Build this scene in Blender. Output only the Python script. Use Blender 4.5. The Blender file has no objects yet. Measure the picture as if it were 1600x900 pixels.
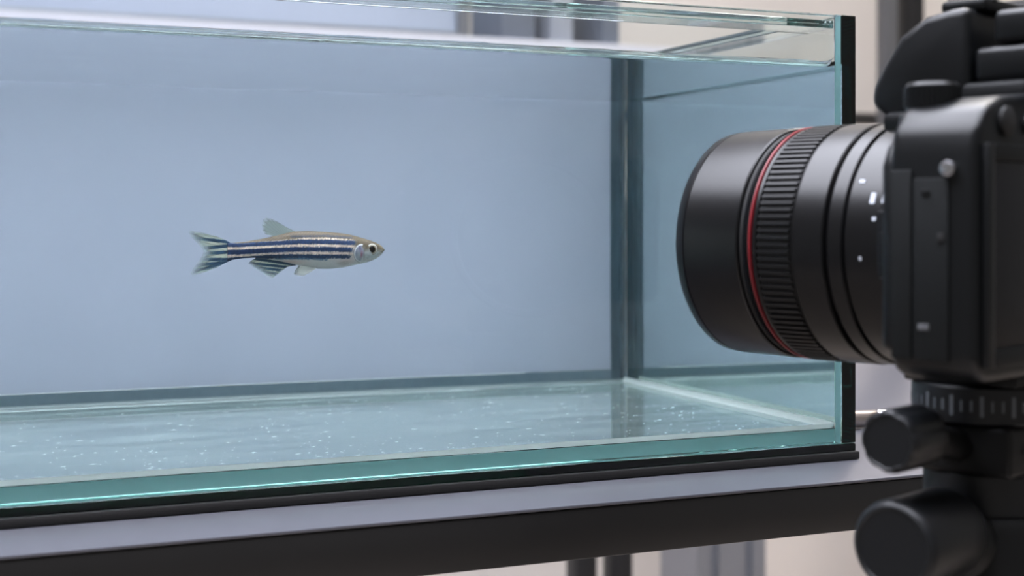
import bpy, bmesh, math, random
from math import sin, cos, pi, radians, sqrt, hypot
from mathutils import Vector, Matrix, noise

scene = bpy.context.scene
COL = scene.collection
random.seed(7)

# ------------------------------------------------------------------ camera
cam_data = bpy.data.cameras.new('photo_camera')
cam = bpy.data.objects.new('photo_camera', cam_data)
COL.objects.link(cam)
cam.location = (-0.4127, -0.5456, 1.0128)
yaw = math.atan2(0.3977, 0.9175)
cam.rotation_euler = (pi / 2, 0, -yaw)
cam_data.sensor_width = 36.0
cam_data.lens = 36.0 * 2210 / 1600
cam_data.shift_y = -107 / 1600
cam_data.clip_start = 0.01
cam_data.dof.use_dof = True
cam_data.dof.focus_distance = 0.60
cam_data.dof.aperture_fstop = 10.5
scene.camera = cam

# ------------------------------------------------------------------ world, exposure
world = bpy.data.worlds.new('room_world')
scene.world = world
world.use_nodes = True
bg = world.node_tree.nodes['Background']
bg.inputs['Color'].default_value = (0.86, 0.83, 0.81, 1)
bg.inputs['Strength'].default_value = 0.25
scene.view_settings.view_transform = 'Standard'
scene.view_settings.look = 'None'
scene.view_settings.exposure = 0.0
scene.view_settings.gamma = 1.0
scene.cycles.max_bounces = 32
scene.cycles.transmission_bounces = 32
scene.cycles.glossy_bounces = 16
scene.cycles.transparent_max_bounces = 32

# ------------------------------------------------------------------ helpers
def srgb(r, g, b):
    def f(c):
        c /= 255.0
        return c / 12.92 if c <= 0.04045 else ((c + 0.055) / 1.055) ** 2.4
    return (f(r), f(g), f(b), 1.0)


def material(name, color, rough=0.5, metal=0.0, spec=0.5, bump=0.0, scale=400.0, vary=0.12, coat=0.0):
    m = bpy.data.materials.new(name)
    m.use_nodes = True
    nt = m.node_tree
    p = nt.nodes['Principled BSDF']
    p.inputs['Roughness'].default_value = rough
    p.inputs['Metallic'].default_value = metal
    p.inputs['Specular IOR Level'].default_value = spec
    p.inputs['Coat Weight'].default_value = coat
    tc = nt.nodes.new('ShaderNodeTexCoord')
    nz = nt.nodes.new('ShaderNodeTexNoise')
    nz.inputs['Scale'].default_value = scale
    nz.inputs['Detail'].default_value = 3
    nt.links.new(tc.outputs['Object'], nz.inputs['Vector'])
    mix = nt.nodes.new('ShaderNodeMix')
    mix.data_type = 'RGBA'
    mix.inputs[6].default_value = tuple(c * (1 - vary) for c in color[:3]) + (1,)
    mix.inputs[7].default_value = tuple(min(1, c * (1 + vary)) for c in color[:3]) + (1,)
    nt.links.new(nz.outputs['Fac'], mix.inputs[0])
    nt.links.new(mix.outputs[2], p.inputs['Base Color'])
    if bump:
        b = nt.nodes.new('ShaderNodeBump')
        b.inputs['Strength'].default_value = bump
        b.inputs['Distance'].default_value = 0.0005
        nt.links.new(nz.outputs['Fac'], b.inputs['Height'])
        nt.links.new(b.outputs['Normal'], p.inputs['Normal'])
    return m


def emitter(name, color, strength):
    m = bpy.data.materials.new(name)
    m.use_nodes = True
    nt = m.node_tree
    nt.nodes.clear()
    o = nt.nodes.new('ShaderNodeOutputMaterial')
    e = nt.nodes.new('ShaderNodeEmission')
    e.inputs['Color'].default_value = color
    e.inputs['Strength'].default_value = strength
    nt.links.new(e.outputs[0], o.inputs['Surface'])
    return m


def link(o, parent=None):
    COL.objects.link(o)
    if parent is not None:
        o.parent = parent
    return o


def tag(o, label=None, cat=None, group=None, kind=None):
    if label: o['label'] = label
    if cat: o['category'] = cat
    if group: o['group'] = group
    if kind: o['kind'] = kind
    return o


def thing(name, label, cat, loc=(0, 0, 0), rotz=0.0, group=None):
    o = bpy.data.objects.new(name, None)
    link(o)
    o.location = loc
    o.rotation_euler = (0, 0, rotz)
    return tag(o, label, cat, group)


class MB:
    """collects simple solids and links them as one mesh object"""
    def __init__(self, off=(0, 0, 0)):
        self.bm = bmesh.new()
        self.off = Vector(off)

    def poly(self, pts, faces):
        vs = [self.bm.verts.new(Vector(p) + self.off) for p in pts]
        for f in faces:
            try:
                self.bm.faces.new([vs[i] for i in f])
            except ValueError:
                pass
        return self

    def box(self, x0, x1, y0, y1, z0, z1):
        p = [(x, y, z) for z in (z0, z1) for y in (y0, y1) for x in (x0, x1)]
        return self.poly(p, [(0, 2, 3, 1), (4, 5, 7, 6), (0, 1, 5, 4), (2, 6, 7, 3), (0, 4, 6, 2), (1, 3, 7, 5)])

    def prism(self, pts, axis, a, b):
        """closed outline extruded along an axis; pts are the other two coordinates in cyclic order"""
        n = len(pts)
        def P(u, v, w):
            return {'x': (w, u, v), 'y': (u, w, v), 'z': (u, v, w)}[axis]
        p = [P(u, v, a) for u, v in pts] + [P(u, v, b) for u, v in pts]
        fs = [tuple(range(n - 1, -1, -1)), tuple(range(n, 2 * n))]
        fs += [(i, (i + 1) % n, n + (i + 1) % n, n + i) for i in range(n)]
        return self.poly(p, fs)

    def lathe(self, prof, c=(0, 0, 0), axis='y', n=64, close=True):
        """prof: (position along the axis, radius)"""
        ring = []
        C = Vector(c)
        def P(t, r, a):
            if axis == 'y': return Vector((r * cos(a), t, r * sin(a)))
            if axis == 'z': return Vector((r * cos(a), r * sin(a), t))
            return Vector((t, r * cos(a), r * sin(a)))
        for t, r in prof:
            if r < 1e-7:
                ring.append([self.bm.verts.new(C + P(t, 0, 0) + self.off)])
            else:
                ring.append([self.bm.verts.new(C + P(t, r, 2 * pi * k / n) + self.off) for k in range(n)])
        rr = ring + ([ring[0]] if close else [])
        for A, B in zip(rr, rr[1:]):
            for k in range(n):
                q = []
                for v in (A[k % len(A)], A[(k + 1) % len(A)], B[(k + 1) % len(B)], B[k % len(B)]):
                    if v not in q: q.append(v)
                if len(q) > 2:
                    try: self.bm.faces.new(q)
                    except ValueError: pass
        return self

    def tube(self, p0, p1, r0, r1=None, n=24):
        r1 = r0 if r1 is None else r1
        p0, p1 = Vector(p0), Vector(p1)
        d = (p1 - p0).normalized()
        u = d.orthogonal().normalized(); w = d.cross(u)
        p = [p0 + (u * cos(2 * pi * k / n) + w * sin(2 * pi * k / n)) * r0 for k in range(n)]
        p += [p1 + (u * cos(2 * pi * k / n) + w * sin(2 * pi * k / n)) * r1 for k in range(n)]
        return self.poly(p, [tuple(range(n - 1, -1, -1)), tuple(range(n, 2 * n))] + [(k, (k + 1) % n, n + (k + 1) % n, n + k) for k in range(n)])

    def build(self, name, m, parent=None, bevel=0.0, seg=2, smooth=True, angle=35):
        bm = self.bm
        bmesh.ops.recalc_face_normals(bm, faces=bm.faces)
        if bevel:
            es = [e for e in bm.edges if len(e.link_faces) == 2 and e.calc_face_angle(0) > radians(28)]
            bmesh.ops.bevel(bm, geom=es, offset=bevel, segments=seg, profile=0.5, affect='EDGES', clamp_overlap=True)
        me = bpy.data.meshes.new(name)
        bm.to_mesh(me); bm.free()
        me.materials.append(m)
        if smooth:
            for f in me.polygons: f.use_smooth = True
            me.set_sharp_from_angle(angle=radians(angle))
        return link(bpy.data.objects.new(name, me), parent)


# ------------------------------------------------------------------ materials
M_wall = material('wall_paint', srgb(201, 196, 192), 0.9, scale=3, vary=0.02)
M_floor = material('floor_vinyl', srgb(205, 194, 184), 0.5, scale=6, vary=0.06)
M_ceil = material('ceiling_paint', srgb(225, 225, 228), 0.95, scale=4, vary=0.02)
M_table = material('dark_grey_table', srgb(22, 21, 21), 0.40, scale=90, vary=0.10, bump=0.04)
M_steel_top = material('grey_table_sheet', srgb(84, 84, 90), 0.28, 0.0, scale=60, vary=.06, bump=.03)
M_mat = material('black_foam', srgb(17, 15, 14), 0.7, scale=900, vary=0.2, bump=0.2)
M_board = material('blue_grey_board', srgb(214, 210, 220), 0.75, scale=12, vary=0.02)
M_black_metal = material('black_metal', srgb(22, 22, 24), 0.45, scale=200)
M_grey_metal = material('grey_metal', srgb(98, 99, 102), 0.42, 0.3, scale=200)
M_alu = material('aluminium', srgb(150, 152, 158), 0.4, 0.6, scale=300)
M_box = material('grey_box', srgb(150, 154, 164), 0.6, scale=60)
M_dark_box = material('dark_box', srgb(104, 110, 122), 0.6, scale=60)
M_cabinet = material('cabinet_paint', srgb(238, 231, 225), 0.6, scale=20, vary=.02)
M_shelf = material('pale_shelf', srgb(200, 200, 210), 0.6, scale=30, vary=0.04)
M_body = material('camera_black', srgb(10, 12, 14), 0.34, spec=.32, scale=2500, bump=0.15)
M_rubber = material('camera_rubber', srgb(13, 16, 17), 0.6, spec=.22, scale=1800, bump=0.5)
M_barrel = material('lens_barrel', srgb(8, 8, 10), 0.30, spec=.40, scale=900, bump=0.05)
M_grip = material('lens_grip', srgb(11, 11, 13), 0.45, spec=.4, scale=900)
M_groove = material('lens_groove', srgb(8, 8, 9), 0.7, scale=900)
M_red = material('red_ring_paint', srgb(122, 26, 34), 0.35, scale=600)
M_print = material('white_print', srgb(190, 195, 205), 0.6, scale=600)
M_lcd = material('screen_glass', srgb(12, 13, 17), 0.25, spec=.4, scale=5, vary=0.03)
M_chrome = material('chrome', srgb(200, 200, 205), 0.25, 1.0, scale=100)
M_lensglass = material('lens_front_glass', srgb(12, 12, 20), 0.04, scale=5, coat=0.5)
M_knob = material('tripod_black', srgb(13, 15, 18), 0.42, spec=.4, scale=900, bump=0.08)
M_tripod = material('tripod_dark', srgb(8, 9, 10), 0.5, spec=.3, scale=700)
M_fleck = material('pale_fleck', srgb(225, 232, 235), 0.6, scale=900)
M_seam = material('grey_silicone', srgb(92, 106, 120), 0.6, scale=300)
M_steel = material('brushed_steel', srgb(190, 180, 172), 0.3, 1.0, scale=300)


def glass_material(name='tank_glass', density=10.5):
    m = bpy.data.materials.new(name)
    m.use_nodes = True
    nt = m.node_tree
    nt.nodes.clear()
    out = nt.nodes.new('ShaderNodeOutputMaterial')
    g = nt.nodes.new('ShaderNodeBsdfGlass')
    g.inputs['Roughness'].default_value = 0.0
    a = nt.nodes.new('ShaderNodeAttribute')
    a.attribute_name = 'interface_ior'
    nt.links.new(a.outputs['Fac'], g.inputs['IOR'])   # per face: glass to air, glass to water, glass to glued film
    v = nt.nodes.new('ShaderNodeVolumeAbsorption')
    v.inputs['Color'].default_value = (0.0, 0.50, 0.42, 1)
    v.inputs['Density'].default_value = density
    # thin uneven silt haze, added to brighten the floor of the tank
    d = nt.nodes.new('ShaderNodeBsdfDiffuse'); d.inputs['Color'].default_value = srgb(198, 212, 210)
    du = nt.nodes.new('ShaderNodeAttribute'); du.attribute_name = 'silt_haze'
    tc = nt.nodes.new('ShaderNodeTexCoord')
    mp = nt.nodes.new('ShaderNodeMapping'); mp.inputs['Scale'].default_value = (14, 60, 1)
    nz_ = nt.nodes.new('ShaderNodeTexNoise'); nz_.inputs['Scale'].default_value = 1.0; nz_.inputs['Detail'].default_value = 5
    mr = nt.nodes.new('ShaderNodeMapRange')
    mr.inputs['From Min'].default_value = .3; mr.inputs['From Max'].default_value = .75
    mr.inputs['To Min'].default_value = .05; mr.inputs['To Max'].default_value = .20
    mu = nt.nodes.new('ShaderNodeMath'); mu.operation = 'MULTIPLY'
    nt.links.new(tc.outputs['Object'], mp.inputs['Vector']); nt.links.new(mp.outputs[0], nz_.inputs['Vector'])
    nt.links.new(nz_.outputs['Fac'], mr.inputs['Value']); nt.links.new(mr.outputs['Result'], mu.inputs[0])
    nt.links.new(du.outputs['Fac'], mu.inputs[1])
    mx = nt.nodes.new('ShaderNodeMixShader')
    nt.links.new(mu.outputs[0], mx.inputs[0])
    nt.links.new(g.outputs[0], mx.inputs[1]); nt.links.new(d.outputs[0], mx.inputs[2])
    nt.links.new(mx.outputs[0], out.inputs['Surface'])
    nt.links.new(v.outputs[0], out.inputs['Volume'])
    return m


def water_material():
    m = bpy.data.materials.new('tank_water')
    m.use_nodes = True
    nt = m.node_tree
    nt.nodes.clear()
    out = nt.nodes.new('ShaderNodeOutputMaterial')
    g = nt.nodes.new('ShaderNodeBsdfGlass')
    g.inputs['IOR'].default_value = 1.333
    g.inputs['Roughness'].default_value = 0.0
    t = nt.nodes.new('ShaderNodeBsdfTransparent')
    a = nt.nodes.new('ShaderNodeAttribute')
    a.attribute_name = 'against_glass'
    mx = nt.nodes.new('ShaderNodeMixShader')         # sides touch the glass: the glass face itself does the bending
    nt.links.new(a.outputs['Fac'], mx.inputs[0])
    nt.links.new(g.outputs[0], mx.inputs[1])
    nt.links.new(t.outputs[0], mx.inputs[2])
    v = nt.nodes.new('ShaderNodeVolumeAbsorption')
    v.inputs['Color'].default_value = (0.1, 0.82, 0.86, 1)
    v.inputs['Density'].default_value = 0.25
    nt.links.new(mx.outputs[0], out.inputs['Surface'])
    nt.links.new(v.outputs[0], out.inputs['Volume'])
    return m


M_glass = glass_material()
M_dark_glass = glass_material('dark_green_glass', 38.0)
M_water = water_material()


def film_material():
    m = bpy.data.materials.new('translucent_film')
    m.use_nodes = True
    nt = m.node_tree
    nt.nodes.clear()
    out = nt.nodes.new('ShaderNodeOutputMaterial')
    d = nt.nodes.new('ShaderNodeBsdfDiffuse')
    t = nt.nodes.new('ShaderNodeBsdfTranslucent')
    tc = nt.nodes.new('ShaderNodeTexCoord')
    n = nt.nodes.new('ShaderNodeTexNoise'); n.inputs['Scale'].default_value = 14
    r = nt.nodes.new('ShaderNodeValToRGB')
    r.color_ramp.elements[0].color = srgb(210, 212, 225)
    r.color_ramp.elements[1].color = srgb(216, 217, 230)
    nt.links.new(tc.outputs['Object'], n.inputs['Vector'])
    nt.links.new(n.outputs['Fac'], r.inputs['Fac'])
    mx = nt.nodes.new('ShaderNodeMixShader'); mx.inputs[0].default_value = 0.5
    nt.links.new(r.outputs[0], d.inputs['Color']); nt.links.new(r.outputs[0], t.inputs['Color'])
    nt.links.new(d.outputs[0], mx.inputs[1]); nt.links.new(t.outputs[0], mx.inputs[2])
    nt.links.new(mx.outputs[0], out.inputs['Surface'])
    return m

M_film = film_material()
M_tape = material('steel_blue_tape', srgb(40, 78, 104), 0.5, scale=300)


def silicone(name, color, t=0.6):
    m = material(name, color, 0.3, scale=300, vary=.06)
    nt = m.node_tree
    tr = nt.nodes.new('ShaderNodeBsdfTranslucent'); tr.inputs['Color'].default_value = color
    mx = nt.nodes.new('ShaderNodeMixShader'); mx.inputs[0].default_value = t
    nt.links.new(nt.nodes['Principled BSDF'].outputs[0], mx.inputs[1])
    nt.links.new(tr.outputs[0], mx.inputs[2])
    nt.links.new(mx.outputs[0], nt.nodes['Material Output'].inputs['Surface'])
    return m

M_clear = silicone('pale_silicone', srgb(236, 240, 238))
M_dull = silicone('dull_silicone', srgb(150, 162, 164), .4)
M_aqua = silicone('aqua_silicone', srgb(186, 226, 226))
M_teal = silicone('teal_silicone', srgb(190, 226, 228))
M_band = material('grey_tape', srgb(138, 150, 164), 0.6, scale=300)

# ------------------------------------------------------------------ room
def struct(name, mb, m):
    o = mb.build(name, m, smooth=False)
    return tag(o, kind='structure')

struct('floor', MB().box(-3.2, 4.2, -2.6, 1.82, -0.1, 0), M_floor)
struct('wall_back', MB().box(-3.2, 4.2, 1.72, 1.82, 0, 2.7), M_wall)
struct('ceiling', MB().box(-3.2, 4.2, -2.6, 1.82, 2.7, 2.8), M_ceil)

M_diff = emitter('cool_diffuser', (0.74, 0.82, 1.0, 1), 4.0)
M_warm = emitter('warm_diffuser', (1.0, 0.94, 0.89, 1), 19.0)
M_added_light = emitter('added_light_diffuser', (0.87, 0.89, 1.0, 1), 13.0)  # added unseen source, lights the film and fish from above
panels = [(-1.0, .95, 2.66, .60, .30, M_diff, 'cool white ceiling panel by the back wall on the left'),
          (1.2, .95, 2.66, .60, .30, M_warm, 'warm white ceiling panel by the back wall on the right'),
          (-.40, -.05, 1.95, .75, .62, M_added_light, 'large added low-hung white light panel, unseen above the glass tank')]
for x, y, z, w, d, em, lab in panels:
    t = thing('ceiling_light', lab, 'light', (x, y, z), 0)
    f = MB()
    f.box(-w - .02, w + .02, -d - .02, -d, 0, .04); f.box(-w - .02, w + .02, d, d + .02, 0, .04)
    f.box(-w - .02, -w, -d, d, 0, .04); f.box(w, w + .02, -d, d, 0, .04)
    f.box(-w, w, -d, d, .0305, .04)
    f.build('light_frame', M_shelf, t, smooth=False)
    MB().box(-w, w, -d, d, .012, .03).build('light_diffuser', em, t, smooth=False)
    if z < 2.6:
        for sx in (-1, 1):
            for sy in (-1, 1):
                MB().tube((sx * w * .9, sy * d * .9, .04), (sx * w * .9, sy * d * .9, 2.7 - z), .0015, n=8).build('hanging_wire', M_chrome, t)

# ------------------------------------------------------------------ table
TZ = 0.900
t = thing('table', 'dark grey metal table with a thick front rail carrying the glass tank', 'table', (-0.3, 0.2, 0))
MB().box(-1.0, 1.15, -0.243, 0.35, 0.8986, TZ).build('tabletop', M_steel_top, t, 0.0004)
ap = MB(); ap.box(-1.0, 1.15, -.2425, -.2125, .878, .8984); ap.box(-1.0, 1.15, .32, .35, .878, .8984)
ap.box(-1.0, -.97, -.2123, .3198, .878, .8984); ap.box(1.12, 1.15, -.2123, .3198, .878, .8984)
ap.build('rail', M_table, t, .001)
for lx in (-.97, 1.10):
    for ly in (-.215, .315):
        MB().box(lx - .02, lx + .02, ly - .02, ly + .02, 0, 0.8778).build('leg', M_black_metal, t, 0.002)

# ------------------------------------------------------------------ black mat and tank
L, D, G = 0.65, 0.315, 0.0084
BZ0, BZ1, RIM = 0.9080, 0.9146, 1.1085
WATER = 1.0838
MEN = 0.0034
tag(MB().box(-L - .0015, .0015, -.001, D + .001, TZ + .0002, .9040).build('base_mat', M_mat, None, 0.0006),
    'thin black mat lying between the glass tank and the grey table', 'mat')

tank = thing('aquarium', 'clear glass tank with green edges half out of frame, filled with water', 'aquarium', (0, 0, 0.9042))


def pane(name, b, wet_side=None, label=None):
    """a sheet of glass with ground edges; its face towards the water is marked wet up to the water line"""
    x0, x1, y0, y1, z0, z1 = b
    mb = MB((0, 0, -0.9042))
    mb.box(*b)
    bm = mb.bm
    bmesh.ops.recalc_face_normals(bm, faces=bm.faces)
    bmesh.ops.bevel(bm, geom=list(bm.edges), offset=0.00045, segments=2, profile=0.5, affect='EDGES')
    ix0, ix1, iy0, iy1 = -L + G, -G, G, D - G
    iz0, iz1 = BZ1 - .9042, WATER + MEN - .9042
    def cut(co, no):
        bmesh.ops.bisect_plane(bm, geom=bm.verts[:] + bm.edges[:] + bm.faces[:], plane_co=co, plane_no=no)
    if wet_side in ('+y', '-y', '+x', '-x'):
        cut((0, 0, iz1), (0, 0, 1))
    if wet_side in ('+x', '-x', '+z'):
        cut((0, iy0, 0), (0, 1, 0)); cut((0, iy1, 0), (0, 1, 0))
    if wet_side == '+z':
        cut((ix0, 0, 0), (1, 0, 0)); cut((ix1, 0, 0), (1, 0, 0))
    ax = {'x': 0, 'y': 1, 'z': 2}
    wet = []
    bm.faces.ensure_lookup_table()
    e = .0001
    for f in bm.faces:
        c, n = f.calc_center_median(), f.normal
        w = 1.50
        if name == 'back_pane' and n.y > .9: w = 1.0
        if name == 'front_pane' and abs(n.x) > .9: w = 1.0   # glued to the end panes
        if wet_side:
            k = ax[wet_side[1]]; s = 1 if wet_side[0] == '+' else -1
            if n[k] * s > 0.6 and ix0 - e <= c.x <= ix1 + e and iy0 - e <= c.y <= iy1 + e and iz0 - e <= c.z <= iz1 - 1e-5 + (e if wet_side == '+z' else 0):
                w = 1.50 / 1.333
        wet.append(w)
    me = bpy.data.meshes.new(name)
    bm.to_mesh(me); bm.free()
    at = me.attributes.new('interface_ior', 'FLOAT', 'FACE')
    for i, w in enumerate(wet): at.data[i].value = w
    if wet_side == '+z':
        si = me.attributes.new('silt_haze', 'FLOAT', 'FACE')
        for i, w in enumerate(wet): si.data[i].value = 1.0 if 1.01 < w < 1.4 else 0.0
    me.materials.append(M_dark_glass if name == 'base_plate' else M_glass)
    o = link(bpy.data.objects.new(name, me), tank)
    if label: o['label'] = label
    return o

g = 0.00012
pane('front_pane', (-L + G + g, -G - g, 0, G, BZ0, RIM), '+y')
pane('back_pane', (-L + G + g, -G - g, D - G, D, BZ0, RIM), '-y')
pane('side_pane', (-G, 0, 0, D, BZ0, RIM), '-x', 'right end pane whose dark green edge faces the viewer')
pane('side_pane', (-L, -L + G, 0, D, BZ0, RIM), '+x')
pane('bottom_pane', (-L + G + g, -G - g, G + g, D - G - g, BZ0, BZ1), '+z')
pane('base_plate', (-L, 0, 0, D, .9042, .9078))


def water():
    e = 0.00008
    x0, x1, y0, y1, z0 = -L + G + e, -G - e, G + e, D - G - e, BZ1 + e
    near = [0, .0002, .0005, .0009, .0014, .002, .0028, .0038, .005, .0068, .009, .0125]
    def axis(a, b, step):
        c = [a + d for d in near] + [b - d for d in near]
        s = a + .0125 + step
        while s < b - .0125 - step * .5:
            c.append(s); s += step
        return sorted(c)
    xs, ys = axis(x0, x1, .0035), axis(y0, y1, .012)
    bm = bmesh.new()
    def h(x, y):
        z = WATER + .00006 * noise.noise((x * 22, y * 55, 3.1)) + .00003 * noise.noise((x * 70, y * 160, 8.7))
        for d, q in ((y - y0, x), (y1 - y, x + 9), (x - x0, y + 4), (x1 - x, y + 7)):
            if d < .0125:
                amp = MEN * (1 + .16 * noise.noise((q * 60, 1.7, 0)) + .10 * noise.noise((q * 220, 5.2, 0)))
                z += amp * math.exp(-d / .0021) * (1 - d / .0125)
        return min(z, WATER + MEN * 1.5)
    top = [[bm.verts.new((x, y, h(x, y) - z0)) for x in xs] for y in ys]
    for j in range(len(ys) - 1):
        for i in range(len(xs) - 1):
            bm.faces.new((top[j][i], top[j][i + 1], top[j + 1][i + 1], top[j + 1][i])).smooth = True
    loop = top[0][:] + [top[j][-1] for j in range(1, len(ys))] + top[-1][-2::-1] + [top[j][0] for j in range(len(ys) - 2, 0, -1)]
    ch = .0029                                       # the beads of silicone fill the bottom corners
    mid = [bm.verts.new((v.co.x, v.co.y, ch)) for v in loop]
    low = [bm.verts.new((min(max(v.co.x, x0 + ch), x1 - ch), min(max(v.co.y, y0 + ch), y1 - ch), 0)) for v in loop]
    n = len(loop)
    side = []
    for A, B in ((loop, mid), (mid, low)):
        for k in range(n):
            q = (A[(k + 1) % n], A[k], B[k], B[(k + 1) % n])
            side.append(bm.faces.new(q))
    bmesh.ops.remove_doubles(bm, verts=low, dist=1e-6)
    side = [f for f in side if f.is_valid]
    ring = [v for v in low if v.is_valid]
    side.append(bm.faces.new(list(reversed(ring))))
    ids = set(side)
    flags = [1.0 if f in ids else 0.0 for f in bm.faces]
    me = bpy.data.meshes.new('water')
    bm.normal_update()
    for e_ in bm.edges:
        if len(e_.link_faces) == 2 and (e_.link_faces[0] in ids or e_.link_faces[1] in ids): e_.smooth = False
    bm.to_mesh(me); bm.free()
    at = me.attributes.new('against_glass', 'FLOAT', 'FACE')
    for i, w in enumerate(flags): at.data[i].value = w
    me.materials.append(M_water)
    o = link(bpy.data.objects.new('water', me))
    o.location = (0, 0, z0)
    return tag(o, 'clear still water filling the glass tank to just below its rim', 'water', kind='stuff')

water()

def tpiece(name, m, *b):
    return MB((0, 0, -.9042)).box(*b).build(name, m, tank, smooth=False)
tpiece('edge_tape', M_band, -L + G, -.0145, D + .00005, D + .0014, BZ1 + g, BZ1 + .0068)
tpiece('edge_tape', M_seam, -.0143, -G - g, D + .00005, D + .0014, BZ1 + g, RIM)
tpiece('edge_tape', M_tape, -G, -.0004, D + .00005, D + .0014, BZ0 + .001, RIM)['label'] = 'steel blue edge tape'
# glue lines between the sheets
e2 = .00003
tpiece('silicone_seam', M_seam, -G - g + e2, -G - e2, D - G + .0003, D - .0003, BZ0, RIM - .0005)
tpiece('silicone_seam', M_teal, -G - g + e2, -G - e2, .0004, G - .0004, BZ0, RIM - .0005)
tpiece('silicone_seam', M_aqua, -L + G, -G - g, G + e2, G + g - e2, BZ0 + .0003, BZ1 - .0003)
tpiece('silicone_seam', M_clear, -G - g + e2, -G - e2, G + .001, D - G - .001, BZ0 + .0003, BZ1 - .0003)
tpiece('silicone_seam', M_dull, -L + G, -G - g, D - G - g + e2, D - G - e2, BZ0 + .0003, BZ1 - .0003)
# small fillet beads along the inner edges
def bead(axis, a, b, c0, c1, d0, d1, r, m=None):
    pts = [(c0, c1), (c0 + d0 * r, c1)]
    for k in range(1, 5):
        q = k / 5 * pi / 2
        pts.append((c0 + d0 * r * (1 - sin(q)), c1 + d1 * r * (1 - cos(q))))
    pts.append((c0, c1 + d1 * r))
    o = MB((0, 0, -.9042)).prism(pts, axis, a, b).build('silicone_bead', m or M_clear, tank)
    return o
w = .00012
bead('x', -L + G, -G - w, G + w, BZ1 + w, 1, 1, .0022)
bead('x', -L + G, -G - w, D - G - w, BZ1 + w, -1, 1, .0015, M_dull)
bead('y', G + w, D - G - w, -G - w, BZ1 + w, -1, 1, .0026)
# glass strips bracing the rim
pane('brace_strip', (-L + G + g, -G - g - .0005, G + g, G + .020, RIM - .0058, RIM - .0020))
pane('brace_strip', (-G - .018, -G - g, G + .0206, D - G - .0206, RIM - .0058, RIM - .0020))
pane('brace_strip', (-L + G + g, -G - g - .0005, D - G - .020, D - G - g, RIM - .0058, RIM - .0020))

# pale film glued to the outside of the back pane
film = MB((0, 0, -.9042)).box(-L + G, -.0145, D + .00005, D + .0012, BZ1 + .0070, RIM).build('backing_film', M_film, tank, smooth=False)
film['label'] = 'pale blue-grey backing film'

# flat backlight, added unseen behind the film to brighten it evenly
bl = thing('added_backlight', 'added flat white light panel, unseen on the table close behind the tank', 'light', (-.385, D + .075, TZ + .0002))
fr = MB(); fr.box(-.345, .345, 0, .012, 0, .20); fr.box(-.345, -.335, -.006, 0, 0, .20); fr.box(.335, .345, -.006, 0, 0, .20)
fr.box(-.335, .335, -.006, 0, 0, .006); fr.box(-.335, .335, -.006, 0, .194, .20)
fr.build('light_frame', M_black_metal, bl, smooth=False)
MB().box(-.3345, .3345, -.004, -.0005, .0065, .1935).build('light_diffuser', emitter('added_backlight_diffuser', (1.0, 0.97, 0.98, 1), 2.35), bl, smooth=False)
for sx in (-.25, .25):
    MB().box(sx - .02, sx + .02, -.03, .05, 0, .004).build('foot', M_black_metal, bl)

# pale flecks and fine debris lying on the tank floor
def flecks():
    mb = MB()
    for _ in range(1100):
        x = random.uniform(-.62, -.03); y = .012 + .27 * random.random() ** 1.7
        a = random.gauss(0, .45); l = .0003 + .0016 * random.random() ** 3; w = random.uniform(.00008, .0002); hgt = .00012
        ca, sa = cos(a), sin(a)
        p = [(-l, 0, 0), (0, -w, 0), (l, 0, 0), (0, w, 0), (0, 0, hgt)]
        z = BZ1 + .00016
        pts = [(x + px * ca - py * sa, y + px * sa + py * ca, z + pz) for px, py, pz in p]
        mb.poly(pts, [(0, 1, 4), (1, 2, 4), (2, 3, 4), (3, 0, 4), (3, 2, 1, 0)])
    o = mb.build('flecks', M_fleck, None, smooth=False)
    tag(o, 'fine pale flecks scattered on the glass floor of the tank', 'debris', kind='stuff')
flecks()

# ------------------------------------------------------------------ zebrafish
S = 6.539e-5                                      # metres per unit of the outline below
def lerp_tab(tab, x):
    if x <= tab[0][0]: return tab[0][1]
    for (a, b), (c, d) in zip(tab, tab[1:]):
        if x <= c:
            u = (x - a) / (c - a)
            return b + (d - b) * u
    return tab[-1][1]

def smooth_tab(tab, n=160, it=6):
    a, b = tab[0][0], tab[-1][0]
    xs = [a + (b - a) * i / n for i in range(n + 1)]
    v = [lerp_tab(tab, x) for x in xs]
    for _ in range(it):
        v = [v[0]] + [(v[i - 1] + 2 * v[i] + v[i + 1]) / 4 for i in range(1, n)] + [v[-1]]
    return list(zip(xs, v))

TOP = smooth_tab([(335, 262), (370, 263), (440, 257), (520, 245), (600, 231), (660, 217), (720, 203), (790, 187), (900, 185), (1000, 190),
                  (1100, 198), (1200, 213), (1280, 236), (1350, 257), (1400, 279), (1425, 298), (1437, 318)])
BOT = smooth_tab([(335, 384), (370, 377), (440, 367), (520, 364), (600, 372), (680, 386), (760, 404), (830, 422), (900, 437), (960, 445),
                  (1050, 447), (1150, 436), (1250, 416), (1320, 402), (1380, 378), (1415, 352), (1437, 322)])
WID = smooth_tab([(335, 10), (440, 22), (600, 42), (800, 66), (1000, 78), (1150, 80), (1250, 76), (1330, 64), (1390, 44), (1425, 22), (1437, 3)])
FX, FY = 760.0, 310.0

def fpos(cx, cy, yy=0.0):
    return ((cx - FX) * S, yy * S, (FY - cy) * S)

def side_y(cx, cy):
    a, b, w = lerp_tab(TOP, cx), lerp_tab(BOT, cx), lerp_tab(WID, cx)
    c, h = (a + b) / 2, max((b - a) / 2, .5)
    q = max(0.0, 1 - ((cy - c) / h) ** 2)
    return w * q ** 0.5

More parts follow.
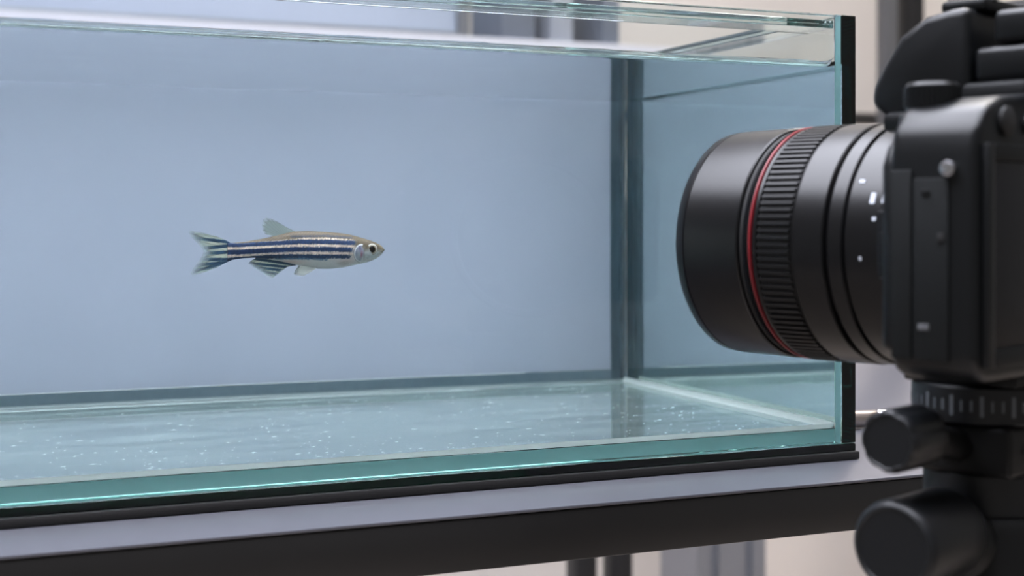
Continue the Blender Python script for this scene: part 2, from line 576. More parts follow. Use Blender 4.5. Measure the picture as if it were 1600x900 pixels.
STRIPE = [  # centre line, half width, start, end, colour
    ([(840, 222), (1000, 218), (1180, 232)], 7, 760, 1190, (58, 60, 72)),
    ([(560, 262), (700, 250), (850, 237), (1000, 236), (1210, 252)], 5, 540, 1215, (226, 205, 182)),
    ([(335, 272), (400, 283), (600, 271), (800, 258), (1000, 258), (1215, 268)], 16, 335, 1218, (20, 48, 90)),
    ([(335, 300), (400, 299), (600, 291), (800, 283), (1000, 284), (1200, 293)], 8, 335, 1200, (232, 208, 190)),
    ([(335, 326), (400, 326), (600, 315), (800, 308), (1000, 309), (1185, 316)], 16, 335, 1190, (19, 46, 88)),
    ([(335, 352), (400, 352), (600, 342), (900, 335), (1180, 342)], 9, 335, 1185, (228, 205, 192)),
    ([(335, 376), (400, 372), (560, 362), (640, 357), (800, 355), (1000, 359), (1170, 362)], 13, 335, 1172, (22, 54, 92)),
    ([(680, 372), (800, 372), (1000, 379)], 6, 660, 1010, (84, 112, 140)),
]

def nz(x, y, s=1.0):
    return noise.noise((x * s, y * s, 1.3))

def mixc(a, b, t):
    t = max(0.0, min(1.0, t))
    return tuple(p + (q - p) * t for p, q in zip(a, b))

def sstep(a, b, x):
    t = max(0.0, min(1.0, (x - a) / (b - a)))
    return t * t * (3 - 2 * t)

def body_color(cx, cy):
    a, b = lerp_tab(TOP, cx), lerp_tab(BOT, cx)
    v = (cy - a) / max(b - a, 1)
    back = (92, 78, 60)
    col = mixc(back, (196, 186, 180), sstep(.12, .48, v + .05 * nz(cx, cy, .05)))
    col = mixc(col, (222, 220, 220), sstep(.60, .82, v))
    col = mixc(col, (228, 190, 178), .55 * math.exp(-((cx - 770) / 90) ** 2 - ((cy - 395) / 22) ** 2))
    col = mixc(col, (214, 176, 168), .35 * math.exp(-((cx - 1150) / 60) ** 2 - ((cy - 390) / 22) ** 2))
    # scales along the back
    if v < .4 and cx < 1230:
        k = sin(cx * .30 + (cy // 9 % 2) * 3.14) * sin(cy * .70)
        col = tuple(c * (1 + .14 * k) for c in col)
    q_ = sstep(650, 1000, cx)
    j = (2.6 + 1.6 * q_) * nz(cx, cy, .11) + (1.8 + 2.6 * q_) * nz(cx, cy + 70, .30)
    for line, hw, s0, s1, c in STRIPE:
        d = abs(cy + j - lerp_tab(line, cx))
        m = 1 - sstep(hw - 2.5, hw + 2.5, d)
        m *= sstep(s0 - 14, s0 + 14, cx + j * 3) * (1 - sstep(s1 - 14, s1 + 12, cx + j * 4)) if s0 > 340 else 1 - sstep(s1 - 14, s1 + 12, cx + j * 4)
        cc = tuple(q * (1 + .22 * nz(cx, cy + 300, .06) + .16 * nz(cx, cy, .25)) for q in c)
        col = mixc(col, cc, m * .95)
    # head
    hd = sstep(1195, 1235, cx)
    if hd > 0:
        hv = (cy - a) / max(b - a, 1)
        h = mixc((92, 80, 62), (190, 196, 198), sstep(.30, .62, hv + .08 * nz(cx, cy, .04)))
        h = mixc(h, (122, 110, 92), .8 * sstep(1370, 1420, cx) * (1 - sstep(.6, .95, hv)))
        h = mixc(h, (226, 224, 222), sstep(.72, .95, hv))
        h = tuple(q * (1 + .10 * nz(cx, cy, .09)) for q in h)
        col = mixc(col, h, hd)
    return col

def lin(c, alpha=1.0):
    q = srgb(*[max(0, min(255, x)) for x in c])
    return (q[0], q[1], q[2], alpha)

def painted(name, rough, spec, fin=False):
    m = bpy.data.materials.new(name)
    m.use_nodes = True
    nt = m.node_tree
    p = nt.nodes['Principled BSDF']
    p.inputs['Roughness'].default_value = rough
    p.inputs['Specular IOR Level'].default_value = spec
    a = nt.nodes.new('ShaderNodeAttribute'); a.attribute_name = 'pigment'
    nt.links.new(a.outputs['Color'], p.inputs['Base Color'])
    tc = nt.nodes.new('ShaderNodeTexCoord')
    v = nt.nodes.new('ShaderNodeTexVoronoi'); v.inputs['Scale'].default_value = 900
    b = nt.nodes.new('ShaderNodeBump'); b.inputs['Strength'].default_value = .25; b.inputs['Distance'].default_value = .0002
    nt.links.new(tc.outputs['Object'], v.inputs['Vector'])
    nt.links.new(v.outputs['Distance'], b.inputs['Height'])
    nt.links.new(b.outputs['Normal'], p.inputs['Normal'])
    if fin:
        out = nt.nodes['Material Output']
        tr = nt.nodes.new('ShaderNodeBsdfTransparent')
        mx = nt.nodes.new('ShaderNodeMixShader')
        nt.links.new(a.outputs['Alpha'], mx.inputs[0])
        nt.links.new(tr.outputs[0], mx.inputs[1])
        nt.links.new(p.outputs[0], mx.inputs[2])
        nt.links.new(mx.outputs[0], out.inputs['Surface'])
    return m

M_fish = painted('fish_skin', .5, .3)
M_fin = painted('fish_fin', .5, .3, True)

def painted_mesh(name, verts, faces, colors, m, parent):
    me = bpy.data.meshes.new(name)
    me.from_pydata(verts, [], faces)
    me.update()
    at = me.color_attributes.new('pigment', 'FLOAT_COLOR', 'POINT')
    flat = [c for q in colors for c in q]
    at.data.foreach_set('color', flat)
    me.materials.append(m)
    bm = bmesh.new(); bm.from_mesh(me); bmesh.ops.recalc_face_normals(bm, faces=bm.faces); bm.to_mesh(me); bm.free()
    for f in me.polygons: f.use_smooth = True
    return link(bpy.data.objects.new(name, me), parent)

FISH_Y = 0.10
fish = thing('zebrafish', 'small zebrafish with navy and cream stripes swimming in the tank', 'fish', (-0.2527, FISH_Y, 0.99945 - 0.009))
FZ = 0.009
def F3(cx, cy, yy=0.0):
    x, y, z = fpos(cx, cy, yy)
    return (x, y, z + FZ)

def fish_body():
    NX, NA = 330, 104
    vs, cs, fs = [], [], []
    for i in range(NX + 1):
        u = i / NX
        cx = 335 + (1437 - 335) * (u if u < .9 else .9 + .1 * (1 - (1 - (u - .9) / .1) ** 1.6))
        a, b, w = lerp_tab(TOP, cx), lerp_tab(BOT, cx), lerp_tab(WID, cx)
        c, h = (a + b) / 2, max((b - a) / 2, .4)
        for k in range(NA):
            ph = 2 * pi * k / NA
            cy = c - h * sin(ph)
            vs.append(F3(cx, cy, -w * cos(ph)))
            cs.append(lin(body_color(cx, cy)))
    for i in range(NX):
        for k in range(NA):
            fs.append((i * NA + k, i * NA + (k + 1) % NA, (i + 1) * NA + (k + 1) % NA, (i + 1) * NA + k))
    fs.append(tuple(range(NA))); fs.append(tuple(range(NX * NA + NA - 1, NX * NA - 1, -1)))
    return painted_mesh('body', vs, fs, cs, M_fish, fish)
fish_body()

def along(pts, t):
    seg = [hypot(b[0] - a[0], b[1] - a[1]) for a, b in zip(pts, pts[1:])]
    tot = sum(seg); d = t * tot
    for (a, b), s in zip(zip(pts, pts[1:]), seg):
        if d <= s:
            u = d / s
            return (a[0] + (b[0] - a[0]) * u, a[1] + (b[1] - a[1]) * u)
        d -= s
    return pts[-1]

def fin(name, base, edge, colf, y0=0.0, spread=0.0, nt_=90, ns=44, ridge=1.6, wave=3.0):
    """fan between a base line on the body and the free edge; two thin skins, thickest at the root, raised along the rays"""
    vs, cs, fs = [], [], []
    for side in (-1, 1):
        for i in range(nt_ + 1):
            t = i / nt_
            B, E = along(base, t), along(edge, t)
            for j in range(ns + 1):
                s = j / ns
                x = B[0] + (E[0] - B[0]) * s; y = B[1] + (E[1] - B[1]) * s
                ray = abs(sin(t * pi * 13))
                th = (4.5 * (1 - s) ** 1.5 + .6) + ridge * (1 - ray) * (1 - .6 * s)
                rim = 0.0 if (i in (0, nt_) or j == ns) else 1.0
                off = y0 + spread * s + wave * sin(s * 2.2 + t * 3) * s
                vs.append(F3(x, y, off + side * th * rim * .5))
                cs.append(colf(x, y, s, t, ray))
    N = (nt_ + 1) * (ns + 1)
    for side in (0, 1):
        for i in range(nt_):
            for j in range(ns):
                a = side * N + i * (ns + 1) + j
                q = (a, a + 1, a + ns + 2, a + ns + 1)
                fs.append(q if side else q[::-1])
    return painted_mesh(name, vs, fs, cs, M_fin, fish)

PALE = (158, 176, 168)
def fin_plain(x, y, s, t, ray):
    k = max(sstep(.0, .35, ray), 1 - sstep(.02, .05, min(t, 1 - t)))
    c = mixc((100, 106, 98), (164, 180, 172), k)
    return lin(c, (.50 + .3 * (1 - k)) * (1 - .55 * sstep(.75, 1, s)))

def banded(lines, hw, dark=(48, 84, 116), light=(214, 218, 200)):
    def f(x, y, s, t, ray):
        c, al = (170, 184, 170), .42
        best = min(abs(y - ln(x) + 1.5 * nz(x, y, .08)) for ln in lines)
        m = 1 - sstep(hw - 3, hw + 3, best)
        c = mixc(light, dark, m)
        fade = 1 - sstep(.45, .95, s)
        c = mixc((160, 178, 164), c, .25 + .75 * fade)
        c = mixc(tuple(q * .62 for q in c), c, sstep(0, .3, ray) if s > .3 else 1)
        al = .40 + .5 * fade
        al *= 1 - .75 * sstep(.86, 1, s)
        return lin(c, al)
    return f

fin('dorsal_fin', [(795, 190), (735, 203), (650, 222)], [(797, 186), (740, 158), (680, 122), (635, 101), (602, 95), (578, 105), (570, 140), (574, 178), (590, 205), (648, 219)], fin_plain)
def L2(x0, y0, x1, y1):
    return lambda x: y0 + (y1 - y0) * (x - x0) / (x1 - x0)
fin('caudal_fin', [(350, 258), (372, 290), (376, 320), (372, 350), (360, 383)],
    [(330, 246), (250, 213), (160, 190), (85, 180), (78, 196), (105, 232), (140, 268), (165, 296), (176, 320), (168, 345), (142, 388), (108, 430), (92, 468), (105, 478), (180, 460), (260, 430), (345, 386)],
    banded([L2(360, 258, 200, 240), L2(360, 280, 160, 300), L2(360, 324, 180, 332), L2(360, 374, 170, 372), L2(350, 392, 150, 408), L2(350, 400, 150, 440)], 11, dark=(36, 74, 104)), nt_=120)
fin('anal_fin', [(808, 414), (740, 398), (660, 382), (590, 370), (530, 363)],
    [(806, 420), (745, 430), (700, 462), (660, 496), (640, 508), (600, 490), (560, 462), (510, 430), (474, 402), (490, 385), (526, 366)],
    banded([L2(540, 374, 750, 408), L2(480, 400, 740, 430), L2(520, 428, 700, 452), L2(560, 455, 680, 478)], 9, dark=(36, 78, 108)))
for sgn in (-1, 1):
    def pv(x, y, s, t, ray):
        return lin(mixc((190, 188, 176), (216, 218, 214), sstep(0, .4, ray)), .75 * (1 - .6 * sstep(.6, 1, s)))
    fin('pelvic_fin', [(945, 438), (905, 432), (835, 420)], [(930, 446), (895, 470), (850, 494), (815, 490), (795, 482), (805, 455), (828, 424)], pv, sgn * 22, sgn * 14, nt_=40, ns=20, wave=1)
    def pc(x, y, s, t, ray):
        return lin(mixc((196, 186, 172), (222, 220, 214), sstep(0, .4, ray)), .16 * (1 - .6 * sstep(.6, 1, s)))
    fin('pectoral_fin', [(1180, 392), (1172, 404), (1165, 414)], [(1130, 394), (1090, 402), (1062, 412), (1075, 422), (1110, 426), (1160, 418)], pc, sgn * side_y(1175, 402) * 1.02, sgn * 12, nt_=30, ns=16, wave=1)

def gill_cover(sgn):
    vs, cs, fs = [], [], []
    NT, NR = 72, 22
    c0 = (1252, 338)
    for j in range(NR + 1):
        r = j / NR
        for i in range(NT):
            a = 2 * pi * i / NT
            rx = 56 if cos(a) < 0 else 34
            ry = 66
            x = c0[0] + rx * r * cos(a) + 8 * r * sin(a) * -.4
            y = c0[1] + ry * r * sin(a)
            lift = 2.0 * (1 - r ** 6) * (.55 - .45 * cos(a)) + .5 * (1 - r) - .15
            vs.append(F3(x, y, sgn * -1 * (side_y(x, y) + lift)))
            col = mixc((150, 160, 178), (190, 194, 200), .5 + .5 * nz(x, y, .05))
            col = mixc(col, (96, 92, 128), .8 * math.exp(-((x - 1240) / 14) ** 2 - ((y - 300) / 22) ** 2))
            col = mixc(col, (150, 84, 104), .75 * math.exp(-((x - 1254) / 9) ** 2 - ((y - 346) / 24) ** 2))
            col = mixc(col, (92, 100, 124), .5 * math.exp(-((x - 1216) / 10) ** 2 - ((y - 330) / 24) ** 2))
            col = mixc(col, body_color(x, y), sstep(-.2, .5, cos(a)) * sstep(.35, .8, r))
            col = mixc(col, (128, 124, 122), .55 * math.exp(-((x - 1272 - ((y - 345) / 60) ** 2 * 8) / 4) ** 2))
            if cos(a) < .3:
                col = mixc(col, (236, 236, 238), sstep(.78, .86, r)); col = mixc(col, (120, 116, 112), sstep(.93, .98, r))
            cs.append(lin(col))
    for j in range(NR):
        for i in range(NT):
            q = (j * NT + i, j * NT + (i + 1) % NT, (j + 1) * NT + (i + 1) % NT, (j + 1) * NT + i)
            fs.append(q)
    o = painted_mesh('gill_cover', vs, fs, cs, M_fish, fish)
    return o

def eye(sgn):
    c0, R0 = (1332, 312), 40
    yb = side_y(*c0)
    def dome(name, R, rise, base, colf, parent):
        vs, cs, fs = [], [], []
        NT, NR = 48, 20
        for j in range(NR + 1):
            r = j / NR
            for i in range(NT):
                a = 2 * pi * i / NT
                z = base + rise * sqrt(max(0, 1 - r * r))
                vs.append(F3(c0[0] + R * r * cos(a), c0[1] + R * r * sin(a), -sgn * (yb + z)))
                cs.append(lin(colf(r, a)))
        for j in range(NR):
            for i in range(NT):
                fs.append((j * NT + i, j * NT + (i + 1) % NT, (j + 1) * NT + (i + 1) % NT, (j + 1) * NT + i))
        return painted_mesh(name, vs, fs, cs, M_eye, parent)
    def iris(r, a):
        c = (204, 198, 184)
        c = mixc(c, (168, 146, 104), sstep(.66, .60, r)) if r < .66 else c
        c = mixc(c, (70, 62, 52), math.exp(-((r - .72) / .035) ** 2))
        c = mixc(c, (226, 224, 216), math.exp(-((r - .84) / .06) ** 2))
        c = mixc(c, (88, 80, 70), sstep(.92, .98, r))
        return tuple(q * (1 - .12 * sin(a)) for q in c)
    e = dome('eye', R0, 9, -6, iris, fish)
    dome('pupil', R0 * .58, 5, 1.5, lambda r, a: (10, 10, 12), e)

M_eye = painted('fish_eye', .12, .5)
for sgn in (1, -1):
    gill_cover(sgn); eye(sgn)
def mouth():
    mb = MB()
    pts = []
    for i in range(15):
        u = i / 14
        pts.append((1398 + 38 * u, 330 - 11 * u + 3 * sin(u * pi)))
    for sg in (-1, 1):
        vs = []
        for x, y in pts:
            for dy in (-1.6, 1.6):
                vs.append(F3(x, y + dy, sg * (side_y(x, y + dy) + .5)))
        mb.poly(vs, [(2 * i, 2 * i + 1, 2 * i + 3, 2 * i + 2) for i in range(14)])
    mb.build('mouth', material('fish_mouth', srgb(70, 58, 50), .5), fish)
mouth()

# ------------------------------------------------------------------ camera on the right
CR = radians(21.0)
CZ = 0.0375
cm = thing('camera', 'black digital camera on the tripod with its lens aimed at the tank', 'camera', (-0.09085, -0.18262, 1.0045 - CZ), CR)
O = (0, 0, CZ)
def cpart(mb, name, m, parent=cm, bevel=0.0, seg=2, **k):
    return mb.build(name, m, parent, bevel, seg, **k)

outline = [(-.060, -.0375), (-.0645, -.0355), (-.067, -.031), (-.067, .026), (-.0655, .034), (-.060, .040), (-.050, .0435), (-.030, .0455),
           (.030, .0455), (.055, .0435), (.068, .038), (.073, .030), (.073, -.031), (.071, -.0355), (.066, -.0375)]
cpart(MB(O).prism(outline, 'y', -.035, -.008), 'body', M_body, bevel=.005, seg=3)
cpart(MB(O).prism([(.046, -.037), (.074, -.037), (.076, .030), (.070, .038), (.048, .040)], 'y', -.034, .022), 'hand_grip', M_rubber, bevel=.007, seg=3)
# front block beside the mount with a lower shoulder
cpart(MB(O).prism([(-.0655, -.030), (-.0655, .024), (-.0625, .030), (-.057, .0335), (-.040, .036), (-.030, .036), (-.030, -.032)], 'y', -.0125, -.0042), 'front_shoulder', M_body, bevel=.0025, seg=3)
# viewfinder hump
hump = [(.0178, .0400), (.0250, .0462), (.0238, .0515), (.0203, .0582), (.0142, .0672), (.0054, .0728), (-.0030, .0742), (-.0098, .0746), (-.0105, .040)]
cpart(MB(O).prism(hump, 'x', -.0235, .0235), 'viewfinder_hump', M_body, bevel=.003, seg=3)
cpart(MB(O).box(-.030, .030, -.012, .0165, .036, .0425), 'hump_collar', M_body, bevel=.002)
# eyepiece block, eyecup, hot shoe
cpart(MB(O).prism([(-.008, .040), (-.0085, .0505), (-.030, .0505), (-.030, .040)], 'x', -.026, .026), 'hump_base', M_body, bevel=.002)
cpart(MB(O).box(-.0225, .0225, -.044, -.0110, .0505, .0615), 'eyepiece', M_body, bevel=.0022, seg=3)
ec = cpart(MB(O).box(-.0215, .0215, -.040, -.017, .0622, .0725), 'eyepiece_top', M_body, bevel=.002, seg=3)
cpart(MB(O).box(-.019, .019, -.052, -.0442, .046, .066), 'eyecup', M_rubber, bevel=.003, seg=3)
sh = cpart(MB(O).box(-.0165, .0165, -.012, .0035, .0738, .0780), 'hot_shoe', M_body, bevel=.0015)
mb = MB(O); mb.box(-.0115, -.0085, -.0125, .0035, .0775, .0795); mb.box(.0085, .0115, -.0125, .0035, .0775, .0795)
cpart(mb, 'shoe_rail', M_chrome, sh)
# mode dial
dial = cpart(MB(O).lathe([(.0400, 0), (.0400, .0078), (.0475, .0078), (.0485, .0070), (.0485, 0)], (-.050, -.0125, 0), 'z', 48, False), 'mode_dial', M_body)
mb = MB(O)
for k in range(36):
    a = 2 * pi * k / 36
    mb.tube((-.050 + .0078 * cos(a), -.0125 + .0078 * sin(a), .0415), (-.050 + .0078 * cos(a), -.0125 + .0078 * sin(a), .0472), .0004, n=6)
cpart(mb, 'dial_knurl', M_body, dial)
cpart(MB(O).lathe([(.0340, 0), (.0340, .0040), (.0385, .0040), (.0392, .0034), (.0392, 0)], (-.054, -.0085, 0), 'z', 32, False), 'shoulder_button', M_body)
# strap lug
cpart(MB(O).tube((-.0665, -.0275, .0225), (-.0695, -.0275, .0225), .0022), 'strap_lug', M_chrome, bevel=.0004)
# side doors
d1 = cpart(MB(O).box(-.0679, -.0668, -.0157, -.0092, -.0315, .0225), 'port_cover', M_rubber, bevel=.0006)
d2 = cpart(MB(O).box(-.0679, -.0668, -.0272, -.0162, -.0315, .0200), 'port_cover', M_rubber, bevel=.0006)
cpart(MB(O).box(-.0684, -.0678, -.0215, -.0180, -.0230, -.0212), 'cover_mark', M_grey_metal, d2, .0002)  # grey piece standing in for a pale glint on the cover
cpart(MB(O).box(-.0684, -.0678, -.0262, -.0240, .0020, .0045), 'cover_mark', M_groove, d2, .0002)
cpart(MB(O).box(-.0684, -.0678, -.0215, -.0190, .0150, .0166), 'cover_mark', M_body, d2, .0002)
# back: screen and bezel, buttons
bz = MB(O)
bz.box(-.064, -.0603, -.0375, -.0348, -.0330, .0295); bz.box(.0160, .0200, -.0375, -.0348, -.0330, .0295)
bz.box(-.0603, .0160, -.0375, -.0348, -.0330, -.0277); bz.box(-.0603, .0160, -.0375, -.0348, .0249, .0295)
bez = cpart(bz, 'screen_frame', M_body, bevel=.0005)
cpart(MB(O).box(-.0601, .0158, -.0368, -.0350, -.0275, .0247), 'screen', M_lcd, bez, .0002)
for bx, bz_, r in ((-.0500, .0362, .0042), (-.036, .0362, .003), (.030, .028, .0035), (.030, .012, .0035), (.032, -.02, .0035)):
    cpart(MB(O).lathe([(-.0345, 0), (-.0345, r), (-.0362, r), (-.0366, r * .85), (-.0366, 0)], (bx, 0, bz_), 'y', 28, False), 'button', M_groove)
cpart(MB(O).lathe([(-.0345, 0), (-.0345, .014), (-.0370, .014), (-.0375, .012), (-.0365, .006), (-.0365, 0)], (.047, 0, -.008), 'y', 40, False), 'control_wheel', M_body)
cpart(MB(O).lathe([(.036, 0), (.036, .006), (.0415, .0058), (.042, .005), (.042, 0)], (.06, .012, 0), 'z', 28, False), 'shutter_button', M_body)

# lens: barrel with its rings as sub-parts
R_ = .0412
lens = cpart(MB(O).lathe([(-.0045, .030), (-.0045, .0395), (-.001, .0402), (.0160, .0402), (.0235, .0402), (.0235, .0395), (.0618, .0395), (.0618, .0410), (.0650, .0395), (.0650, .030)], n=128), 'lens', M_barrel)
def ring(name, y0, y1, r0, r1, m, ch=.0005):
    return cpart(MB(O).lathe([(y0, .034), (y0, r0 - ch), (y0 + ch, r0), (y1 - ch, r1), (y1, r1 - ch), (y1, .034)], n=128), name, m, lens)
ring('rear_ring', .0243, .0300, .0409, .0410, M_barrel)
ring('smooth_ring', .0313, .0432, .0413, .0414, M_barrel)
gr = ring('focus_ring', .0437, .0573, .0405, .0405, M_grip)
mb = MB(O)
NR = 110
for k in range(NR):
    a = 2 * pi * k / NR; w = pi / NR * .55
    p = []
    for y in (.0442, .0568):
        for aa, r in ((a - w, .0403), (a - w * .7, .0415), (a + w * .7, .0415), (a + w, .0403)):
            p.append((r * cos(aa), y, r * sin(aa)))
    mb.poly(p, [(0, 1, 2, 3), (7, 6, 5, 4), (0, 4, 5, 1), (1, 5, 6, 2), (2, 6, 7, 3), (3, 7, 4, 0)])
gb = cpart(mb, 'grip_rib', M_grip, lens, smooth=False)
gb['kind'] = 'stuff'
ring('collar', .0576, .0592, .0409, .0409, M_barrel, .0003)
rr = ring('red_ring', .0597, .0605, .0413, .0413, M_red, .0002); rr['label'] = 'thin red ring'
ring('groove_ring', .0608, .0650, .0402, .0402, M_groove, .0003)
cpart(MB(O).lathe([(.0652, .036), (.0652, .0408), (.0657, .0412), (.0882, .0408), (.0883, .0405), (.0886, .0405), (.0887, .0408), (.0918, .0404), (.0925, .0398), (.0925, .0375), (.0890, .0365)], n=128), 'hood', M_barrel, lens)
cpart(MB(O).lathe([(.080, 0), (.0805, .012), (.083, .026), (.086, .0335), (.0865, .0366), (.082, .0366), (.078, .030), (.078, 0)], n=96, close=False), 'front_glass', M_lensglass, lens)
cpart(MB(O).lathe([(.066, 0), (.066, .036), (.078, .0366), (.078, 0)], n=64, close=False), 'inner_barrel', M_groove, lens)
# switches and print on the barrel side that faces the viewer
def on_barrel(y, z, r=.0402):
    return (-sqrt(r * r - z * z), y, z)
sw = MB(O); 
x = on_barrel(.008, .003)[0]
sw.box(x - .0012, x + .003, .0025, .0115, -.010, .011)
swp = cpart(sw, 'switch_panel', M_barrel, lens, .0008, 2)
for yy in (.0045, .0085):
    cpart(MB(O).box(x - .0030, x, yy - .0011, yy + .0011, -.0055, .0045), 'switch', M_body, lens, .0006)
def print_mark(y, z, w, h):
    px = on_barrel(y, z)[0] - .00012
    a = math.asin(z / .0402)
    mb = MB(O)
    tz = Vector((sin(a) * 1, 0, cos(a)))
    c = Vector((px, y, z))
    n = Vector((-cos(a), 0, sin(a)))
    tz = Vector((sin(a), 0, cos(a)))
    ty = Vector((0, 1, 0))
    p = []
    for d in (-.0001, .00012):
        for sy, sz in ((-1, -1), (1, -1), (1, 1), (-1, 1)):
            p.append(c + n * d + ty * (w / 2 * sy) + tz * (h / 2 * sz))
    mb.poly(p, [(0, 1, 2, 3), (7, 6, 5, 4), (0, 4, 5, 1), (1, 5, 6, 2), (2, 6, 7, 3), (3, 7, 4, 0)])
    cpart(mb, 'printed_mark', M_print, lens, smooth=False)
print_mark(.0150, .0150, .0016, .0036); print_mark(.0112, .0150, .0010, .0032); print_mark(.0098, .0150, .0010, .0032)
print_mark(.0205, .0205, .0018, .0012); print_mark(.0135, .0085, .0012, .0012); print_mark(.0180, -.004, .0008, .0012)

# ------------------------------------------------------------------ tripod with pan head
TP = (-0.0947, -0.1930)
tri = thing('tripod', 'black tripod head with two round knobs and a marked pan ring under the camera', 'tripod', (TP[0], TP[1], 0), CR)
def tpart(mb, name, m, parent=tri, bevel=0.0, seg=2):
    return mb.build(name, m, parent, bevel, seg)
tpart(MB().box(-.0195, .0195, -.019, .019, .9620, .9668), 'mounting_plate', M_tripod, bevel=.001)
disc = tpart(MB().lathe([(.9502, 0), (.9502, .0228), (.9509, .0236), (.9612, .0236), (.9618, .0230), (.9618, 0)], axis='z', n=96, close=False), 'pan_ring', M_knob)
mb = MB()
for k in range(48):
    a = 2 * pi * k / 48
    big = k % 3 == 0
    h = .0062 if big else .0034
    w = .0011 if big else .0006
    ca, sa = cos(a), sin(a)
    c = Vector((.0236 * ca, .0236 * sa, .9560)); n = Vector((ca, sa, 0)); tt = Vector((-sa, ca, 0)); up = Vector((0, 0, 1))
    p = [c + n * d + tt * (w / 2 * s1) + up * (h / 2 * s2) for d in (-.0002, .00015) for s1, s2 in ((-1, -1), (1, -1), (1, 1), (-1, 1))]
    mb.poly(p, [(0, 1, 2, 3), (7, 6, 5, 4), (0, 4, 5, 1), (1, 5, 6, 2), (2, 6, 7, 3), (3, 7, 4, 0)])
tpart(mb, 'degree_mark', material('dim_print', srgb(86, 90, 95), .6), disc)['kind'] = 'stuff'
blk = tpart(MB().box(-.0205, .0205, -.0175, .0175, .9345, .9500), 'clamp_block', M_tripod, bevel=.0018, seg=3)
tpart(MB().tube((-.010, -.0174, .9420), (-.010, -.0186, .9420), .0018), 'screw', M_grey_metal, blk, .0003)
tpart(MB().lathe([(.9220, 0), (.9220, .0200), (.9340, .0200), (.9343, .0196), (.9343, 0)], axis='z', n=64, close=False), 'neck', M_knob)
tpart(MB().lathe([(.8600, 0), (.8600, .0205), (.8640, .0235), (.9180, .0235), (.9216, .0215), (.9216, 0)], axis='z', n=72, close=False), 'head_housing', M_tripod)
def knob(z, t0, t1, r, lobes, depth, name):
    """grip knob along the head's left side with a rounded rim and shallow lobes"""
    n = 96
    prof = [(-t0, r * .80), (-t0 - .002, r * .96), (-t0 - .004, r), (-t1 + .0030, r), (-t1 + .0012, r * .97), (-t1 + .0002, r * .90), (-t1, r * .84), (-t1 + .0005, r * .80), (-t1 + .0006, 0)]
    mb = MB(); rings = []
    for tx, rr_ in prof:
        if rr_ == 0:
            rings.append([mb.bm.verts.new((tx, 0, z))]); continue
        row = []
        for k in range(n):
            a = 2 * pi * k / n
            q = rr_ * (1 - depth * (.5 - .5 * cos(a * lobes)) ** 3)
            row.append(mb.bm.verts.new((tx, q * cos(a), z + q * sin(a))))
        rings.append(row)
    mb.bm.faces.new(rings[0])
    for A, B in zip(rings, rings[1:]):
        for k in range(n):
            if len(B) == 1: mb.bm.faces.new((A[k], A[(k + 1) % n], B[0]))
            else: mb.bm.faces.new((A[k], A[(k + 1) % n], B[(k + 1) % n], B[k]))
    return tpart(mb, name, M_knob)
k1 = knob(.9487, .0400, .0610, .0094, 8, .05, 'locking_knob')
tpart(MB().tube((-.020, 0, .9430), (-.0402, 0, .9475), .0050), 'knob_stem', M_tripod, k1, .0006)
k2 = knob(.9178, .0250, .0585, .0136, 1, 0, 'tension_knob')
tpart(MB().tube((-.021, 0, .9130), (-.0262, 0, .9165), .0135, .0125, 40), 'knob_stem', M_tripod, k2, .0006)
tpart(MB().tube((0, 0, .50), (0, 0, .861), .0145), 'centre_column', M_black_metal)
tpart(MB().lathe([(.60, 0), (.60, .030), (.655, .034), (.66, .030), (.66, 0)], axis='z', n=40, close=False), 'leg_hub', M_tripod)
for k in range(3):
    a = radians(-90 + 120 * k)
    lg = tpart(MB().tube((.03 * cos(a), .03 * sin(a), .63), (.30 * cos(a), .30 * sin(a), .012), .013, .010), 'leg', M_black_metal)
    tpart(MB().tube((.295 * cos(a), .295 * sin(a), .022), (.303 * cos(a), .303 * sin(a), .002), .013, .014), 'foot', M_rubber, lg)

# ------------------------------------------------------------------ things beyond the tank
def post(name, x0, x1, y0, y1, z1, m, label, cat, group=None, slots=0):
    t = thing(name, label, cat, ((x0 + x1) / 2, (y0 + y1) / 2, 0), 0, group)
    w, d = (x1 - x0) / 2, (y1 - y0) / 2
    if not slots:
        MB().box(-w, w, -d, d, 0.006, z1).build('upright', m, t, .002)
    else:
        # extruded profile: lands and recessed grooves on the front and back
        pts = [(-w, -d)]
        pw = 2 * w / slots
        for k in range(slots):
            c = -w + pw * (k + .5)
            pts += [(c - pw * .13, -d), (c - pw * .13, -d + .010), (c + pw * .13, -d + .010), (c + pw * .13, -d)]
        pts += [(w, -d), (w, d)]
        for k in range(slots - 1, -1, -1):
            c = -w + pw * (k + .5)
            pts += [(c + pw * .13, d), (c + pw * .13, d - .010), (c - pw * .13, d - .010), (c - pw * .13, d)]
        pts += [(-w, d)]
        MB().prism(pts, 'z', 0.006, z1).build('upright', m, t, smooth=False)
    MB().box(-w - .01, w + .01, -d - .01, d + .01, 0.0005, 0.006).build('foot_plate', m, t, .001)
    return t

post('rack_post', .3351, .3637, .985, 1.015, 1.0, M_black_metal, 'left of the two thin black posts standing under the table edge', 'post', 'thin black posts')
post('rack_post', .3856, .4123, .985, 1.015, 1.0, M_black_metal, 'right of the two thin black posts standing under the table edge', 'post', 'thin black posts')
post('profile_post', .572, .6806, 1.10, 1.20, 1.04, M_alu, 'wide grooved aluminium post standing behind the table', 'post', None, 2)
post('steel_post', 1.190, 1.2146, 1.485, 1.515, 2.2, M_grey_metal, 'slim mid-grey post by the back wall, left of the tall black post', 'post')
post('frame_post', 1.2360, 1.2729, 1.485, 1.515, 2.2, M_black_metal, 'tall black post by the back wall, right of the slim grey post', 'post')

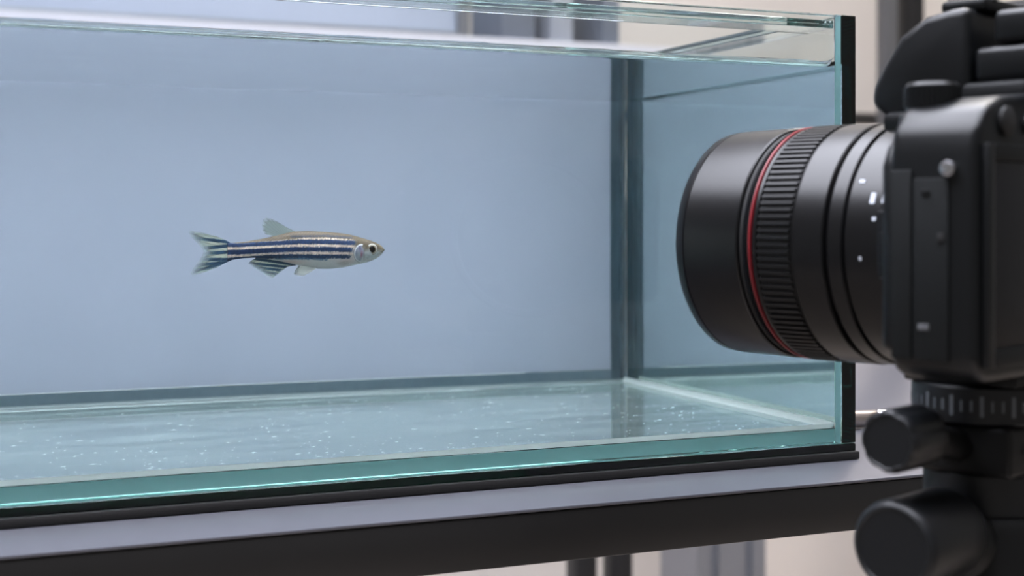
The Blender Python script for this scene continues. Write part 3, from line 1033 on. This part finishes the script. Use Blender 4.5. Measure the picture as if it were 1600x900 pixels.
sf = thing('shelf', 'long pale shelf on the back wall above the tank rim', 'shelf', (.25, 1.60, 1.27))
MB().box(-.95, .55, -.12, .115, 0, .025).build('shelf_board', M_shelf, sf, .002)
for bx in (-.7, 0, .45):
    MB().prism([(.115, 0), (.115, -.14), (.10, -.14), (-.08, -.012), (-.08, 0)], 'x', bx - .008, bx + .008).build('bracket', M_grey_metal, sf)
def storage_box(x0, x1, h, m, label):
    t = thing('storage_box', label, 'box', ((x0 + x1) / 2, 1.56, 1.2955), 0, 'boxes on the wall shelf')
    w = (x1 - x0) / 2
    MB().box(-w, w, -.06, .07, 0, h - .02).build('bin', m, t, .003)
    MB().box(-w - .003, w + .003, -.063, .073, h - .0195, h).build('lid', m, t, .002)
storage_box(.455, .513, .12, M_dark_box, 'dark slate box at the left of the row on the wall shelf')
storage_box(.540, .580, .10, M_box, 'mid-grey box in the middle of the row on the wall shelf')
storage_box(.632, .664, .13, M_dark_box, 'narrow dark box at the right of the row on the wall shelf')

wb = thing('display_board', 'pale lavender-blue board on the back wall above the left of the tank', 'board', (-.30, 1.7195, 1.312))
MB().box(-.85, .76, -.012, 0, .02, .90).build('panel', material('lavender_board', srgb(182, 192, 210), .5, scale=8, vary=.03), wb, .001)
fr = MB(); fr.box(-.87, .78, -.018, 0, 0, .0195); fr.box(-.87, .78, -.018, 0, .9005, .92); fr.box(-.87, -.8505, -.018, 0, .0195, .9005); fr.box(.7605, .78, -.018, 0, .0195, .9005)
fr.build('board_frame', M_alu, wb, smooth=False)

rl = thing('rail', 'dark horizontal rail on the wall beside the tank corner', 'rail', (1.25, 1.70, 1.205))
MB().tube((-.35, -.03, 0), (.5, -.03, 0), .012).build('bar', M_black_metal, rl)
for bx in (-.30, .42):
    MB().tube((bx, -.03, 0), (bx, .018, 0), .008).build('bracket', M_black_metal, rl)
ct = thing('cabinet', 'pale grey cabinet against the wall below the dark rail', 'cabinet', (1.35, 1.65, 0))
MB().box(-.45, .45, -.03, .065, .006, 1.135).build('carcass', M_cabinet, ct, .003)
MB().box(-.47, .47, -.05, .066, 1.136, 1.16).build('top', M_cabinet, ct, .003)
for dx in (-.225, .225):
    d = MB().box(dx - .22, dx + .22, -.046, -.0305, .05, 1.12).build('door', M_cabinet, ct, .002)
    MB().box(dx + (.16 if dx < 0 else -.18), dx + (.18 if dx < 0 else -.16), -.066, -.046, .55, .72).build('handle', M_chrome, d, .003)

rod = thing('metal_rod', 'short shiny metal rod lying on the table beside the tank corner', 'rod', (.060, .080, TZ + .0002), radians(-12))
MB().tube((-.05, 0, .005), (.012, 0, .005), .0045).build('shaft', M_steel, rod, .0006)
MB().tube((.012, 0, .005), (.018, 0, .005), .0049).build('end_cap', M_chrome, rod, .0008)
